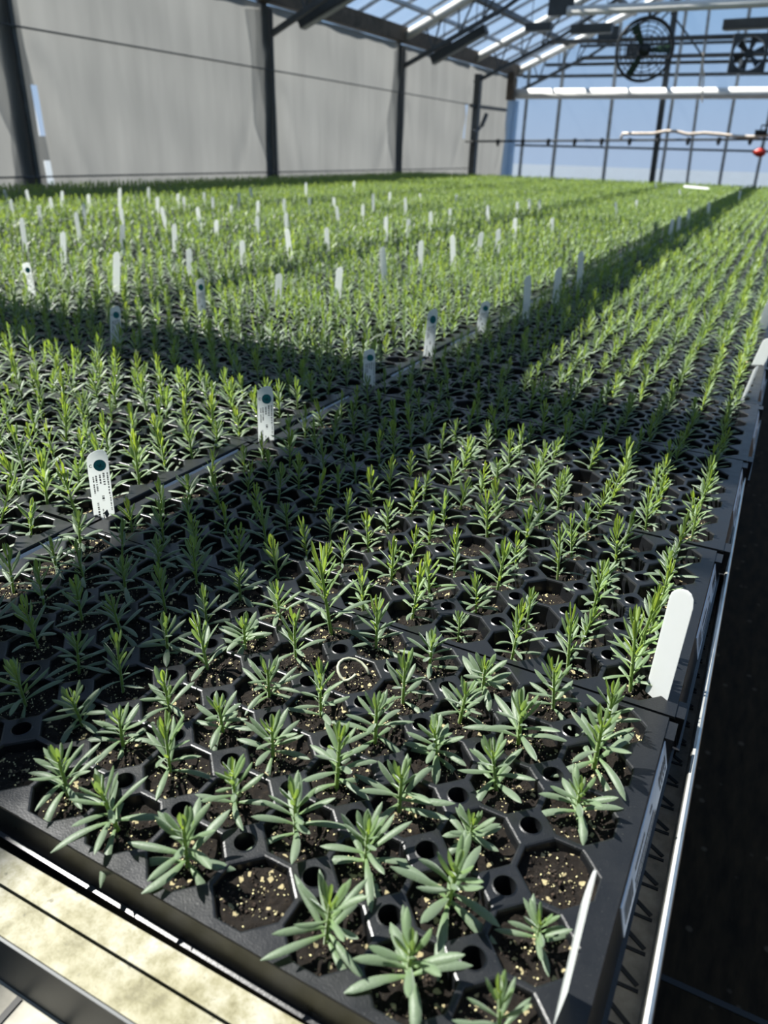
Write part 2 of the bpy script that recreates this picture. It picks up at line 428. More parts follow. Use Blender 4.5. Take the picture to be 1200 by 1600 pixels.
# printed sticker on the short side that faces the aisle
def sticker_meshes():
    b = MB(); x = XR+.0007; y0, y1, z0, z1 = .062, .196, -.0230, -.0035
    b.box(XR-.0003, x, y0, y1, z0, z1); b.v = [(p[0]-p[2]*.2341, p[1], p[2]) for p in b.v]
    me = b.mesh('barcode_sticker', MT['sticker'])
    q = MB(); g = random.Random(4); X = x+.0002
    def mark(a, c, d, e): q.quad((X, a, d), (X, c, d), (X, c, e), (X, a, e))
    y = y0+.004
    while y < y0+.024:                                   # bar block at one end
        w = g.choice((.0006, .001, .0016)); mark(y, y+w, z0+.004, z1-.004); y += w+g.choice((.0006, .001))
    for zc, a, c in ((z1-.006, y0+.032, y0+.060), (z1-.0125, y0+.030, y0+.085), (z1-.0165, y0+.030, y0+.09), (z1-.006, y0+.075, y0+.082)):
        y = a
        while y < c:
            w = g.uniform(.0012, .003); mark(y, min(c, y+w), zc-.0018, zc+.0008); y += w+.0009
    y = y1-.030
    while y < y1-.006:
        mark(y, y+.0034, z1-.012, z1-.0055); y += .005
    for k in range(4): mark(y1-.028+k*.006, y1-.0245+k*.006, z0+.003, z0+.006)
    q.v = [(p[0]-p[2]*.2341, p[1], p[2]) for p in q.v]
    return me, q.mesh('print', MT['ink'])
STK, STKP = sticker_meshes()

def tray_pose(k, j):
    th = -.0165*math.exp(-j/9)+random.Random(k*97+j).gauss(0, .0022)
    dx = min(.0076*j, .0225)+(.010*(k == 0)*(1-math.exp(-max(0, j-3)/6))*0)
    g = random.Random(k*131+j*7)
    x = -.5455*k-.006*(k > 0)+dx+g.gauss(0, .0012)*(j > 1); y = .2645*j+(.010 if k else 0)*(1 if j else .0)+(.008 if k and j == 0 else 0)+g.gauss(0, .001)*(j > 1)
    return (x, y, th)
NC, NR = 9, 40
POSE = {}
for k in range(NC):
    for j in range(NR): POSE[k, j] = (0, 0, -.0176) if (k, j) == (0, 0) else (.0076, .2642, -.0154) if (k, j) == (0, 1) else tray_pose(k, j)
def tw(k, j, x, y, z=0):
    X, Y, t = POSE[k, j]; c, s = math.cos(t), math.sin(t)
    return np.array([c*x-s*y+X, s*x+c*y+Y, z])
def in_frame(p, m=40):
    x, y, z = project(p); return z > 0 and -m < x < 1200+m and -m < y < 1600+m
vis = []; hid = []
for (k, j) in POSE:
    pts = [tw(k, j, x, y) for x in (XR, -.2, XL) for y in (YF, YR)]
    d = min(np.linalg.norm(p-CAM) for p in pts)
    (vis if any(in_frame(p, 5) for p in pts) else hid).append((d, k, j))
vis.sort(); rest_trays = [(k, j) for d, k, j in vis[300:]]
hid = [(k, j) for d, k, j in hid if any(in_frame(tw(k, j, x, y), 260) for x in (XR, XL) for y in (YF, YR))]
TR = {}
proto = {}
for d, k, j in vis[:300]:
    si = 0 if (k, j) == (0, 0) else 1 if d < 1.3 else 2
    near = si < 2
    pk = si
    if pk not in proto:
        r = empty('seedling_tray'); kids = []
        kids.append(link('tray_body', TRAY, r)); so = link('soil', SOILS[si][0], r); so['kind'] = 'stuff'; kids.append(so)
        if near:
            for me, nm in ((GRAN[si][0], 'perlite'), (GRAN[si][1], 'soil_crumb')):
                o = link(nm, me, r); o['kind'] = 'stuff'; kids.append(o)
        st = link('barcode_sticker', STK, r); st['label'] = 'pale printed label stuck on the short side'; kids.append(st)
        if near: KIDS[st.name] = [link('print', STKP, st)]
        KIDS[r.name] = kids; proto[pk] = r
    else: r = copy_tree(proto[pk])
    X, Y, t = POSE[k, j]; r.location = (X, Y, ZB); r.rotation_euler = (0, 0, t)
    if k == 0 and j == 0: lab = 'black plug tray at the bench corner by the pale stained rim'
    else: lab = f'black plug tray, {ordw(j+1)} row back, ' + ('column beside the aisle' if k == 0 else f'{ordw(k+1)} column from the aisle')
    tag(r, lab, 'tray', 'black plug trays on the bench'); TR[k, j] = r
# remaining trays, far off or beyond the frame edge, as one sheet of trays
def rest_tray_mesh(lst):
    V = np.array([v.co[:] for v in TRAY.vertices]); polys = [tuple(p.vertices) for p in TRAY.polygons]
    return V, polys
if hid or rest_trays:
    b = MB()
    for k, j in hid+rest_trays:
        for c in range(NX):
            for r in range(NY):
                cx, cy = cell_c(c, r)
                i = len(b.v); o0 = octo(HX, HY, CUT); o1 = octo(HX-.002, HY-.002, CUT-.0005)
                b.v += [tuple(tw(k, j, cx+x, cy+y, 0)) for x, y in o0]+[tuple(tw(k, j, cx+x, cy+y, -.012)) for x, y in o1]
                for q in range(8): b.f.append((i+q, i+(q+1) % 8, i+8+(q+1) % 8, i+8+q))
                b.f.append(tuple(i+8+q for q in range(8)))
                x0, x1, y0, y1 = cx-P_/2, cx+P_/2, cy-PB/2, cy+PB/2
                C4 = [(x0, y0), (x1, y0), (x1, y1), (x0, y1)]; i2 = len(b.v)
                b.v += [tuple(tw(k, j, x, y, 0)) for x, y in C4]
                b.f += [(i2, i2+1, i+1, i), (i2+1, i+2, i+1), (i2+1, i2+2, i+3, i+2), (i2+2, i+4, i+3), (i2+2, i2+3, i+5, i+4), (i2+3, i+6, i+5), (i2+3, i2, i+7, i+6), (i2, i, i+7)]
        a = [tuple(tw(k, j, x, y, 0)) for x, y in ((XR, YF), (XR, YR), (XL, YR), (XL, YF))]
        z = [(p[0], p[1], -.058) for p in a]
        for q in range(4): b.quad(a[q], a[(q+1) % 4], z[(q+1) % 4], z[q])
    tag(b.obj('far_tray_field', MT['plastic']), 'field of further black plug trays at the far end of the bench', 'trays', kind='stuff')

# ------------------------------------------------------------------ seedlings
WT = np.array([0, .08, .25, .55, .8, .94, 1]); WW = np.array([.30, .36, .66, 1, .88, .5, .10])
def leaf(L, W, az, el, droop, z0, tone0, tone1, nseg, nw, r0=.0008, curl=.35, sweep=0.):
    t = np.linspace(0, 1, nseg+1); e = el-droop*t**1.2
    ds = L/nseg; em = (e[1:]+e[:-1])/2
    rr = np.concatenate([[0], np.cumsum(np.cos(em)*ds)])+r0; zz = np.concatenate([[0], np.cumsum(np.sin(em)*ds)])+z0
    w = np.interp(t, WT, WW)*W/2; u = np.linspace(-1, 1, nw+1)
    az_t = az+sweep*t
    d = np.stack([np.cos(az_t), np.sin(az_t), 0*t], -1); side = np.stack([-np.sin(az_t), np.cos(az_t), 0*t], -1)
    nrm = np.stack([-np.sin(e)*np.cos(az_t), -np.sin(e)*np.sin(az_t), np.cos(e)], -1)
    sp = d*rr[:, None]; sp[:, 2] = zz
    prof = -curl*u**2 + .22*np.minimum(1, abs(u)*2)
    V = sp[:, None]+side[:, None]*(w[:, None]*u)[..., None]+nrm[:, None]*(w[:, None]*prof)[..., None]
    T = np.repeat((tone0+(tone1-tone0)*np.minimum(1, t*2.2))[:, None], nw+1, 1)
    i = np.arange(nseg)[:, None]*(nw+1)+np.arange(nw)[None]
    F = np.stack([i, i+1, i+nw+2, i+nw+1], -1).reshape(-1, 4)
    return V.reshape(-1, 3), F, T.ravel()
def stem(h, r, tone, n=6, k=3):
    a = np.arange(n)*2*math.pi/n; V = []
    for q in range(k+1):
        rr = r*(1-.35*q/k); V += [(rr*math.cos(t), rr*math.sin(t), h*q/k-.004*(q == 0)) for t in a]
    F = [(q*n+j, q*n+(j+1) % n, (q+1)*n+(j+1) % n, (q+1)*n+j) for q in range(k) for j in range(n)]
    return np.array(V), np.array(F), np.full(len(V), tone)
def join(parts):
    V, F, T, o = [], [], [], 0
    for v, f, t in parts: V.append(v); F.append(f+o); T.append(t); o += len(v)
    return np.concatenate(V), np.concatenate(F), np.concatenate(T)
def plant(kind, seed, lod):
    """(foliage, shoot) arrays of one seedling; kind r = low felted rosette, u = upright green shoot, m = between"""
    g = random.Random(seed); nseg, nw = {0: (8, 4), 1: (3, 2), 2: (2, 1)}[lod]
    if kind == 'r': hs, npair, L0, L1, W0, W1 = g.uniform(.022, .030), g.choice((10, 11, 11)), g.uniform(.030, .037), .011, g.uniform(.0048, .0062), .0028
    elif kind == 'm': hs, npair, L0, L1, W0, W1 = g.uniform(.030, .040), g.choice((9, 10)), g.uniform(.027, .034), .012, g.uniform(.0040, .0050), .0027
    else: hs, npair, L0, L1, W0, W1 = g.uniform(.032, .046), g.choice((9, 10, 11)), g.uniform(.024, .031), .013, g.uniform(.0034, .0042), .0024
    if lod == 2: npair = 6; W0 *= 1.25; W1 *= 1.5
    fo, sh = [], []; a0 = g.uniform(0, 6.28); tv = g.choice((0, 0, .08, .2, .34)) if kind == 'u' else g.choice((0, .08, .18)) if kind == 'm' else 0
    for i in range(npair):
        q = i/(npair-1)
        L = L0+(L1-L0)*q**.9; W = W0+(W1-W0)*q; z = .003+hs*q**(1.05 if kind != 'r' else .9)
        for s in (0, 1):
            if i == 0 and g.random() < .25: continue
            az = a0+i*math.pi/2+s*math.pi+g.gauss(0, .22)
            if kind == 'r': el = math.radians(8+68*q**1.05)+g.gauss(0, .15); dr = math.radians(46-52*q)*g.uniform(.5, 1.4)
            elif kind == 'm': el = math.radians(16+64*q)+g.gauss(0, .13); dr = math.radians(42-48*q)*g.uniform(.5, 1.4)
            else: el = math.radians(22+60*q)+g.gauss(0, .12); dr = math.radians(50-58*q)*g.uniform(.5, 1.3)
            if kind == 'r': t1 = 1.0-.42*q**2
            elif kind == 'm': t1 = .95-.65*q**1.4
            else: t1 = .95-.93*q**.8
            t1 = min(1, t1+tv)
            t0 = t1-.45 if kind == 'r' else t1-.35
            dst = sh if q > .62 else fo
            dst.append(leaf(L*g.uniform(.82, 1.1), W*g.uniform(.85, 1.12), az, el, dr, z, max(0, t0), max(0, t1), nseg, nw, curl=g.uniform(.45, .85), sweep=g.gauss(0, .12)))
    if kind != 'r' and lod < 2 and g.random() < .8:                       # small leaves in the axils
        for i in range(3):
            sh.append(leaf(g.uniform(.008, .014), W1, g.uniform(0, 6.28), math.radians(60), .1, hs*g.uniform(.15, .7), .1, .35, nseg, nw))
    sh.append(stem(.003+hs, .0013 if kind != 'r' else .0015, .25, 6 if lod == 0 else 3, 3 if lod == 0 else 1))
    return join(fo), join(sh)
KINDS = 'rmu'; NV = 12
PROTO = {}
for kd in KINDS:
    for v in range(NV):
        f, s = plant(kd, 1000*KINDS.index(kd)+v, 0)
        r = empty('seedling'); a = link('leaf_rosette', arrays_mesh('leaf_rosette', *f[:2], MT['leaf'], f[2]), r)
        b = link('young_shoot', arrays_mesh('young_shoot', *s[:2], MT['leaf'], s[2]), r); b['label'] = 'brighter green growing tip and stem'
        KIDS[r.name] = [a, b]; PROTO[kd, v] = [r, False]

EMPTY = {(0, 0, 3, 0), (0, 0, 7, 0), (0, 0, 0, 2), (0, 0, 4, 4), (0, 1, 2, 2)}
SPEC = {(0, 0, 2, 0): ('r', 1.02), (0, 0, 1, 0): ('r', 1.08), (0, 0, 0, 0): ('m', .85), (0, 0, 4, 0): ('r', 1.05), (0, 0, 5, 0): ('r', 1.0), (0, 0, 6, 0): ('r', .95),
        (0, 0, 0, 1): ('r', .72), (0, 0, 1, 1): ('r', 1.1), (0, 0, 2, 1): ('r', .95), (0, 0, 3, 1): ('r', 1.05), (0, 0, 4, 1): ('m', .9), (0, 0, 5, 1): ('m', .9), (0, 0, 6, 1): ('r', .85),
        (0, 0, 1, 2): ('r', .75), (0, 0, 2, 2): ('r', 1.0), (0, 0, 3, 2): ('r', 1.05), (0, 0, 4, 2): ('r', .95), (0, 0, 0, 3): ('r', .95), (0, 0, 1, 3): ('r', .95),
        (0, 0, 0, 4): ('r', 1.15), (0, 0, 1, 4): ('r', 1.1), (0, 0, 4, 3): ('m', .95), (0, 0, 6, 3): ('m', 1.02), (0, 0, 5, 4): ('m', .92), (0, 0, 5, 5): ('u', 1.3),
        (0, 1, 3, 0): ('r', .62), (0, 1, 0, 0): ('u', 1.15), (0, 1, 0, 1): ('u', 1.1), (0, 1, 1, 0): ('u', 1.0)}
cells = []
for (k, j) in POSE:
    if (k, j) not in TR and (k, j) not in rest_trays and (k, j) not in hid: continue
    for c in range(NX):
        for r in range(NY):
            g = random.Random((k*53+j)*1009+c*31+r)
            if (k, j, c, r) in EMPTY: continue
            sp = SPEC.get((k, j, c, r))
            if not sp and g.random() < (.035 if (k, j) != (0, 0) else 0): continue
            cx, cy = cell_c(c, r)
            z = -.0065 if (k, j) == (0, 0) else -.012
            p = tw(k, j, cx+g.gauss(-.002, .0025), cy+g.gauss(0, .0025), z)
            if sp: kd, sc = sp
            elif (k, j) == (0, 0): kd, sc = ('r' if g.random() < .5 else 'm'), g.uniform(.82, 1.0)
            elif j == 0: kd, sc = ('m' if g.random() < .6 else 'u'), g.uniform(.85, 1.05)
            else: kd, sc = ('u' if g.random() < .58 else 'm' if g.random() < .8 else 'r'), g.uniform(.80, 1.10)*(1.28 if j > 6 else 1.14 if k or j > 4 else .93)
            cells.append((np.linalg.norm(p-CAM), k, j, c, r, p, kd, sc, g.uniform(0, 6.28), g.gauss(0, .09), g.gauss(0, .09), g.randrange(NV), in_frame(p+np.array([0, 0, .02]), 6)))
shown = sorted([q for q in cells if q[-1]], key=lambda q: q[0])
indiv = shown[:300]; ids = {q[1:5] for q in indiv}
LOOK = {'r': ('grey-green', 'low'), 'm': ('green', 'bushy'), 'u': ('bright-green', 'upright')}
for d, k, j, c, r, p, kd, sc, rz, tx, ty, v, _ in indiv:
    pr = PROTO[kd, v]
    if not pr[1]: o = pr[0]; pr[1] = True
    else: o = copy_tree(pr[0])
    o.location = (p[0], p[1], p[2]+ZB); o.rotation_euler = (tx, ty, rz); o.scale = (sc, sc, sc)
    a, b2 = LOOK[kd]
    where = f'{ordw(j+1)} tray back beside aisle' if k == 0 else f'{ordw(j+1)} tray back in {ordw(k+1)} column'
    tag(o, f'{a} seedling, {where}, its {ordw(r+1)} row, {ordw(c+1)} cell from aisle', 'seedling', 'seedlings in the plug trays')
for (kd, v), (r, used) in list(PROTO.items()):
    if not used:
        for ch in KIDS[r.name]: bpy.data.objects.remove(ch)
        bpy.data.objects.remove(r)
# all other seedlings: one mass
def mass(sel, lod, name, label):
    V, F, T, off = [], [], [], 0
    for kd in KINDS:
        for v in range(NV):
            grp = [q for q in sel if q[6] == kd and q[11] == v]
            if not grp: continue
            (fv, ff, ft), (sv, sf, st) = plant(kd, 1000*KINDS.index(kd)+v, lod)
            bv, bf, bt = join([(fv, ff, ft), (sv, sf, st)])
            P = np.array([q[5] for q in grp]); sc = np.array([q[7] for q in grp]); a = np.array([q[8] for q in grp]); tx = np.array([q[9] for q in grp]); ty = np.array([q[10] for q in grp])
            ca, sa = np.cos(a)[:, None], np.sin(a)[:, None]
            x, y, z = bv[:, 0][None], bv[:, 1][None], bv[:, 2][None]
            X = x*ca-y*sa+z*ty[:, None]; Y = x*sa+y*ca-z*tx[:, None]
            W = np.stack([X, Y, np.repeat(z, len(grp), 0)], -1)*sc[:, None, None]+P[:, None, :]
            n = len(bv); V.append(W.reshape(-1, 3)); F.append((bf[None]+n*np.arange(len(grp))[:, None, None]+off).reshape(-1, 4))
            dt = rng.normal(0, .10, (len(grp), 1)); T.append(np.clip(bt[None]+dt, 0, 1).ravel()); off += n*len(grp)
    if not V: return
    me = arrays_mesh(name, np.concatenate(V), np.concatenate(F), MT['leaf'], np.concatenate(T))
    return me
others = [q for q in cells if q[1:5] not in ids]
m1 = [q for q in others if q[0] < 2.6]; m2 = [q for q in others if q[0] >= 2.6]
me1 = mass(m1, 1, 'seedling_foliage', ''); me2 = mass(m2, 2, 'seedling_foliage', '')
bm = bmesh.new(); bm.from_mesh(me1); bm.from_mesh(me2); bm.to_mesh(me1); bm.free(); me1.shade_smooth()
tag(link('seedling_foliage', me1), 'mass of small green seedlings filling the trays further down the bench', 'seedlings', kind='stuff')

# ------------------------------------------------------------------ plant tags
def tag_meshes(printed):
    """unit tag: height 1 (z), width 1 (x), front face -y"""
    b = MB(); pts = [(-.5, 0), (.5, 0), (.5, .90), (.44, .96), (.30, .992), (.12, 1.0), (-.10, .985), (-.32, .955), (-.46, .915), (-.5, .87)]
    n = len(pts); t = .02
    i = 0; b.v += [(x, -t, z) for x, z in pts]+[(x, t, z) for x, z in pts]
    b.f.append(tuple(range(n))); b.f.append(tuple(range(2*n-1, n-1, -1)))
    for k in range(n): b.f.append((k, (k+1) % n, n+(k+1) % n, n+k))
    body = b.mesh('tag_blade', MT['tag'])
    if not printed: return body, None, None, None
    y = -t-.004
    d = MB(); i = 0; nn = 20; d.v = [(.08+.30*math.cos(2*math.pi*k/nn), y, .80+.075*math.sin(2*math.pi*k/nn)) for k in range(nn)]; d.f = [tuple(range(nn))]
    logo = d.mesh('logo_dot', MT['teal'])
    e = MB(); y2 = y-.003
    for ang, l in ((70, .055), (120, .045), (20, .05)):
        a = math.radians(ang); dx, dz = math.cos(a)*l*4, math.sin(a)*l
        e.quad((.06, y2, .775), (.06+dx*.6-.04, y2, .775+dz*.6), (.06+dx, y2, .775+dz), (.06+dx*.6+.05, y2, .775+dz*.6-.006))
    leafm = e.mesh('leaf_mark', MT['tealdark'])
    q = MB(); g = random.Random(9)
    def run(xc, za, zb, w):
        z = za
        while z > zb:
            h = g.uniform(.012, .03); q.quad((xc-w/2, y, z), (xc+w/2, y, z), (xc+w/2, y, max(zb, z-h)), (xc-w/2, y, max(zb, z-h))); z -= h+g.choice((.006, .009, .016))
    for xc, za, zb, w in ((.38, .70, .40, .07), (.20, .70, .54, .10), (.02, .68, .56, .08), (-.16, .67, .58, .08), (-.30, .66, .58, .06), (-.16, .56, .46, .08), (-.30, .56, .42, .07), (.40, .40, .18, .05), (.06, .40, .33, .12), (-.22, .31, .05, .09), (-.02, .22, .08, .06)): run(xc, za, zb, w)
    q.quad((.0, y, .17), (.16, y, .21), (.24, y, .14), (.08, y, .08))
    nn = 10
    for k in range(nn):
        a, c = 2*math.pi*k/nn, 2*math.pi*(k+1)/nn
        if k in (9, 0): continue
        q.quad(*[(-.34+r_*math.cos(t_), y, .80+.25*r_*math.sin(t_)) for r_, t_ in ((.05, a), (.05, c), (.085, c), (.085, a))])
    return body, logo, leafm, q.mesh('printed_text', MT['ink'])
TB, TLOGO, TLEAF, TTXT = tag_meshes(True)
def place_tag(top, base, label, zb=0.0, width=.019, printed=False, wdir=None, hmin=.05, hmax=.115, T=None, lower=.012):
    B = at_z(*base, zb)
    hv = ray(*base).copy(); hv[2] = 0; hv /= np.linalg.norm(hv)
    if T is None:
        d = ray(*top); t = ((B-CAM) @ hv)/(d @ hv); T = CAM+d*t
    ax = T-B; L = np.linalg.norm(ax); ax /= L; L = min(max(L, hmin), hmax)
    B = B-ax*(lower+zb*.9); L = L+lower+zb*.9
    x = np.array(wdir, float) if wdir is not None else np.cross(hv, (0, 0, 1.0))
    x -= ax*(x @ ax); x /= np.linalg.norm(x); y = np.cross(ax, x)
    if y @ hv < 0 and wdir is None: pass
    m = Matrix([(x[0]*width, y[0]*.012, ax[0]*L, B[0]), (x[1]*width, y[1]*.012, ax[1]*L, B[1]), (x[2]*width, y[2]*.012, ax[2]*L, B[2]+ZB), (0, 0, 0, 1)])
    if printed:
        r = empty('plant_tag'); r.matrix_world = m
        link('tag_blade', TB, r); lg = link('logo_dot', TLOGO, r); lg['label'] = 'round teal emblem'; link('leaf_mark', TLEAF, lg); link('printed_text', TTXT, r)
    else:
        r = link('plant_tag', TB, None, False); r.matrix_world = m
    tag(r, label, 'tag', 'white plant tags in the trays'); return r
NEAR = [((150, 703), (163, 803), 'large white printed plant tag tilted at the crossing of tray joints, nearest of them'),
        ((414, 603), (416, 688), 'upright white printed tag at the second tray joint, teal emblem on top'),
        ((677, 482), (669, 556), 'white printed tag leaning over the grey strip beyond the dark shadow band'),
        ((760, 470), (750, 518), 'white printed tag just behind another, close to the long shadow band'),
        ((180, 478), (181, 537), 'grey-looking printed tag standing inside the dark shadow band across the trays'),
        ((577, 545), (577, 602), 'dim printed tag in shadow where the two shadow bands cross'),
        ((312, 435), (316, 495), 'sunlit printed tag at the far edge of the dark cross shadow'),
        ((40, 410), (50, 462), 'printed tag with teal emblem at the shadow edge, furthest from the aisle')]
for t, b, l in NEAR:
    place_tag(t, b, l, 0.0, .0195 if t[1] > 590 else .018, True)
FAR = [(16,311,20,332),(6,296,10,308),(41,296,45,315),(33,340,38,375),(60,320,63,342),(78,308,82,328),(97,298,97,312),(118,331,123,363),(130,317,132,338),(138,303,139,322),
(98,362,99,393),(187,293,187,322),(189,325,191,347),(191,350,191,380),(182,393,182,433),(232,292,232,310),(246,307,246,328),(252,323,258,348),(272,350,273,375),(278,302,278,315),
(287,307,288,323),(308,323,312,347),(319,300,319,312),(332,307,333,322),(338,343,338,362),(361,320,362,335),(373,300,374,320),(390,292,394,308),(378,375,379,395),(295,388,296,410),
(403,313,403,332),(402,337,402,355),(478,285,478,302),(444,310,444,328),(447,332,447,353),(448,357,452,390),(483,308,484,325),(521,308,523,322),(526,322,528,340),(510,355,511,378),
(597,385,600,425),(531,417,529,443),(436,427,435,450),(603,338,603,363),(583,302,583,320),(609,300,609,313),(633,308,634,328),(638,342,638,357),(673,330,673,350),(658,375,657,403),
(707,367,708,400),(753,362,749,387),(779,357,778,380),(762,320,762,338),(703,325,703,338),(656,302,656,310),(553,283,553,295),(567,320,567,337),(713,303,713,315),
(805,340,804,363),(863,340,862,355),(908,392,906,433),(874,417,870,452),(825,430,823,473),(1051,342,1048,363),(1077,325,1075,347),(1062,337,1060,357),(1108,315,1107,333),(1157,298,1155,310),
(1024,286,1025,295),(1062,296,1062,305),(995,312,994,322),(808,315,808,327),(827,310,827,327),(843,312,843,325),(962,315,962,330)]
seen_lab = {}
def grid_words(p):
    k = max(0, min(NC-1, int((XR-p[0])/.5455))); j = max(0, min(NR-1, int((p[1]+.047)/.2645)))
    return k, j
tl = []
for x0, y0, x1, y1 in FAR:
    p = at_z(x1, y1, .035); tl.append((grid_words(p), p, (x0, y0), (x1, y1)))
from collections import Counter
cnt = Counter(g for g, *_ in tl); done = Counter()
for g, p, t, b in sorted(tl, key=lambda q: (q[0], -q[1][0])):
    k, j = g; col = 'the aisle column' if k == 0 else f'{ordw(k+1)} column from aisle'
    lab = f'small white plant tag, {ordw(j+1)} tray row back, {col}'
    if cnt[g] > 1:
        done[g] += 1; lab += f', {ordw(done[g])} from aisle'
    place_tag(t, b, lab, .035, .0165, hmin=.03, hmax=.10, wdir=(1, .75-.5*((k*7+j*3) % 5)/5, 0))
# blank tags along the aisle edge
place_tag((1070, 920), (1024, 1092), 'broad blank white tag leaning on the aisle lip of the second tray', -.006, .019, wdir=(.80, -.60, .0), lower=.006)
place_tag((924, 1372), (872, 1592), 'blank white tag seen edge-on in the corner cell of the front tray', -.008, .016, wdir=(.10, 1, 0), lower=.004, hmax=.13)
place_tag((1212, 462), (1188, 514), 'blank white tag on the aisle lip, furthest of three together', 0, .022, wdir=(.95, .3, 0))
place_tag((1204, 528), (1184, 570), 'dull blank tag on the aisle lip, middle of three together', 0, .022, wdir=(.9, .45, .2))
place_tag((1183, 572), (1161, 624), 'blank white tag on the aisle lip, closest of three together', 0, .017, wdir=(.35, .95, 0))
pt = at_z(1088, 293, .06)
o = MB().box(-.12, .12, -.03, .03, -.002, .002).obj('label_card', MT['tag'], None, up=False); o.location = (pt[0], pt[1], pt[2]+ZB); o.rotation_euler = (.25, .05, .1)
tag(o, 'flat white card lying on seedlings near the far end wall', 'card')

# a dried, curled leaf lying in an empty cell of the front tray
p = tw(0, 0, *cell_c(4, 4), -.003)
cur = [(p[0]+.013*(1-t*.5)*math.cos(5.2*t+.6), p[1]+.013*(1-t*.5)*math.sin(5.2*t+.6), p[2]+.002+.007*abs(math.sin(4*t))) for t in np.linspace(0, 1, 14)]
tag(MB().tube(cur, .0011, 6).obj('curled_leaf', simple('dry_leaf', (.30, .31, .22), .7), smooth=True), 'dry curled leaf lying on soil in an empty cell of the front tray', 'leaf')

# ------------------------------------------------------------------ benches
BXL, BYE = -4.9, NR*.2645
ZL = -.0585
bench = empty('greenhouse_bench')
tag(bench, 'long low bench carrying all the plug trays, stained pale rim at its front', 'bench')
MB().box(BXL, .0765, -.0435, BYE+.02, ZL-.008, ZL).obj('bench_liner', MT['liner'], bench)
MB().box(.0, .0762, -.0435, BYE, ZL-.002, ZL+.0001).obj('ribbed_edge', MT['strip'], bench)  # paler copy of the liner, lightened in colour to lift this shaded edge
gb = MB(); y = -.03; k = 0
while y < 3.2:
    gb.beam((.004, y, ZL+.0002), (.0735, y+.001, ZL+.0002), .0020, .0012)
    gb.beam((.050, y+.019, ZL+.0002), (.0725, y+.004, ZL+.0002), .0026, .0012); y += .0225
gb.obj('groove_pattern', MT['linerdark'], bench)  # near-black raised bars standing for the shade in the liner slots
rm = MB(); rm.box(BXL-.01, .079, -.0650, -.0500, ZL-.03, -.0228)
rm.obj('front_rim', MT['rim'], bench)
sr = MB(); sr.box(.0762, .0795, -.044, BYE+.02, ZL-.06, -.0235); sr.tube([(.0778, -.044, -.023), (.0778, BYE, -.023)], .0023, 8)
sr.obj('side_rim', MT['alum'], bench, smooth=False)
fr = MB()
for yy in (.1, 2.6, 5.2, 7.8, 10.4):
    fr.beam((BXL+.1, yy, ZL-.035), (0.0, yy, ZL-.035), .04, .05)
fr.obj('cross_beam', MT['steel'], bench)
for yy in (.6, 3.4, 6.2, 9.0):
    for xx in (-.35, -2.4, -4.5):
        MB().box(xx-.025, xx+.025, yy-.025, yy+.025, -.8, ZL-.008).obj('leg', MT['steel'], bench)
b2 = empty('neighbouring_bench', (0, 0, 0)); tag(b2, 'empty bench in front with a dirty pale ribbed bed', 'bench')
MB().box(BXL, .0795, -1.5, -.0862, ZL-.014, ZL-.006).obj('bench_liner', MT['dirty'], b2)
MB().box(BXL-.01, .079, -.0845, -.0664, ZL-.03, -.0234).obj('rear_rim', MT['rim'], b2)
gd = MB(); gx = -.9
while gx < -.02:
    gd.beam((gx, -.088, ZL-.0057), (gx+.004, -.22, ZL-.0057), .0035, .0012)
    for yy in (-.10, -.135, -.17): gd.beam((gx+.006, yy, ZL-.0057), (gx+.024, yy-.022, ZL-.0057), .0045, .0012)
    gx += .03
gd.obj('groove_pattern', MT['linerdark'], b2)
for xx in (-.35, -2.4, -4.5):
    for yy in (-.4, -1.3): MB().box(xx-.025, xx+.025, yy-.025, yy+.025, -.8, ZL-.014).obj('leg', MT['steel'], b2)
# dark face of the rim towards the empty bench
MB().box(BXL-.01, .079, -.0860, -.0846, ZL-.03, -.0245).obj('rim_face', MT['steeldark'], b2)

# ------------------------------------------------------------------ the house
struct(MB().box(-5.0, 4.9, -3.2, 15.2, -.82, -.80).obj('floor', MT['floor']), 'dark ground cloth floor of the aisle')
jo = MB().box(.08, 4.0, .62, .63, -.8, -.799).obj('trim_1', MT['linerdark']); struct(jo, 'thin dark joint line across the aisle floor')
struct(MB().box(-60, 60, -60, 90, -.90, -.86).obj('ground', MT['ground']), 'gravel ground outside')

EAVE, SL = 1.63, .44
def roof_z(x): return EAVE+SL*(x+5)
YT = [-2.26, .87, 3.98, 7.10, 10.20, 12.85, 15.05]
# side curtain with soft folds
ys = np.arange(-3.2, 15.21, .05); zs = np.linspace(-.8, 1.58, 30)
def cx_(y, z):
    d = min(YT, key=lambda t: abs(t-y)); q = y-d
    f = .012*math.sin(y*5.1+z*.7)+.006*math.sin(y*13.7-z*1.3)+.004*math.sin(z*9+y*2)
    f += .010*math.sin(y*2.3+1.7*z*math.sin(y*.7))*math.exp(-(z-.9)**2)
    f += .03*math.exp(-(q+.12+.55*(1.05-z))**2/.006)*(0 < z < 1.2)+.02*math.exp(-(q-.25-.4*(.8-z))**2/.004)*(-.1 < z < .9)
    return -5.0+f*.8+.045*math.exp(-(q-.16*(1.3-z))**2/.02)*max(0, 1.3-z)*.5-.03*math.exp(-q*q/.012)
V = []; F = []
for y in ys:
    for z in zs: V.append((cx_(y, z), y, z))
nz = len(zs)
for i in range(len(ys)-1):
    for k in range(nz-1):
        if 4.09 < ys[i]+.025 < 4.14 and (.0 < zs[k] < .16 or .33 < zs[k] < .62): continue       # gap beside the post
        if 12.62 < ys[i]+.025 < 12.72 and .5 < zs[k] < .95: continue
        a = i*nz+k; F.append((a, a+nz, a+nz+1, a+1))
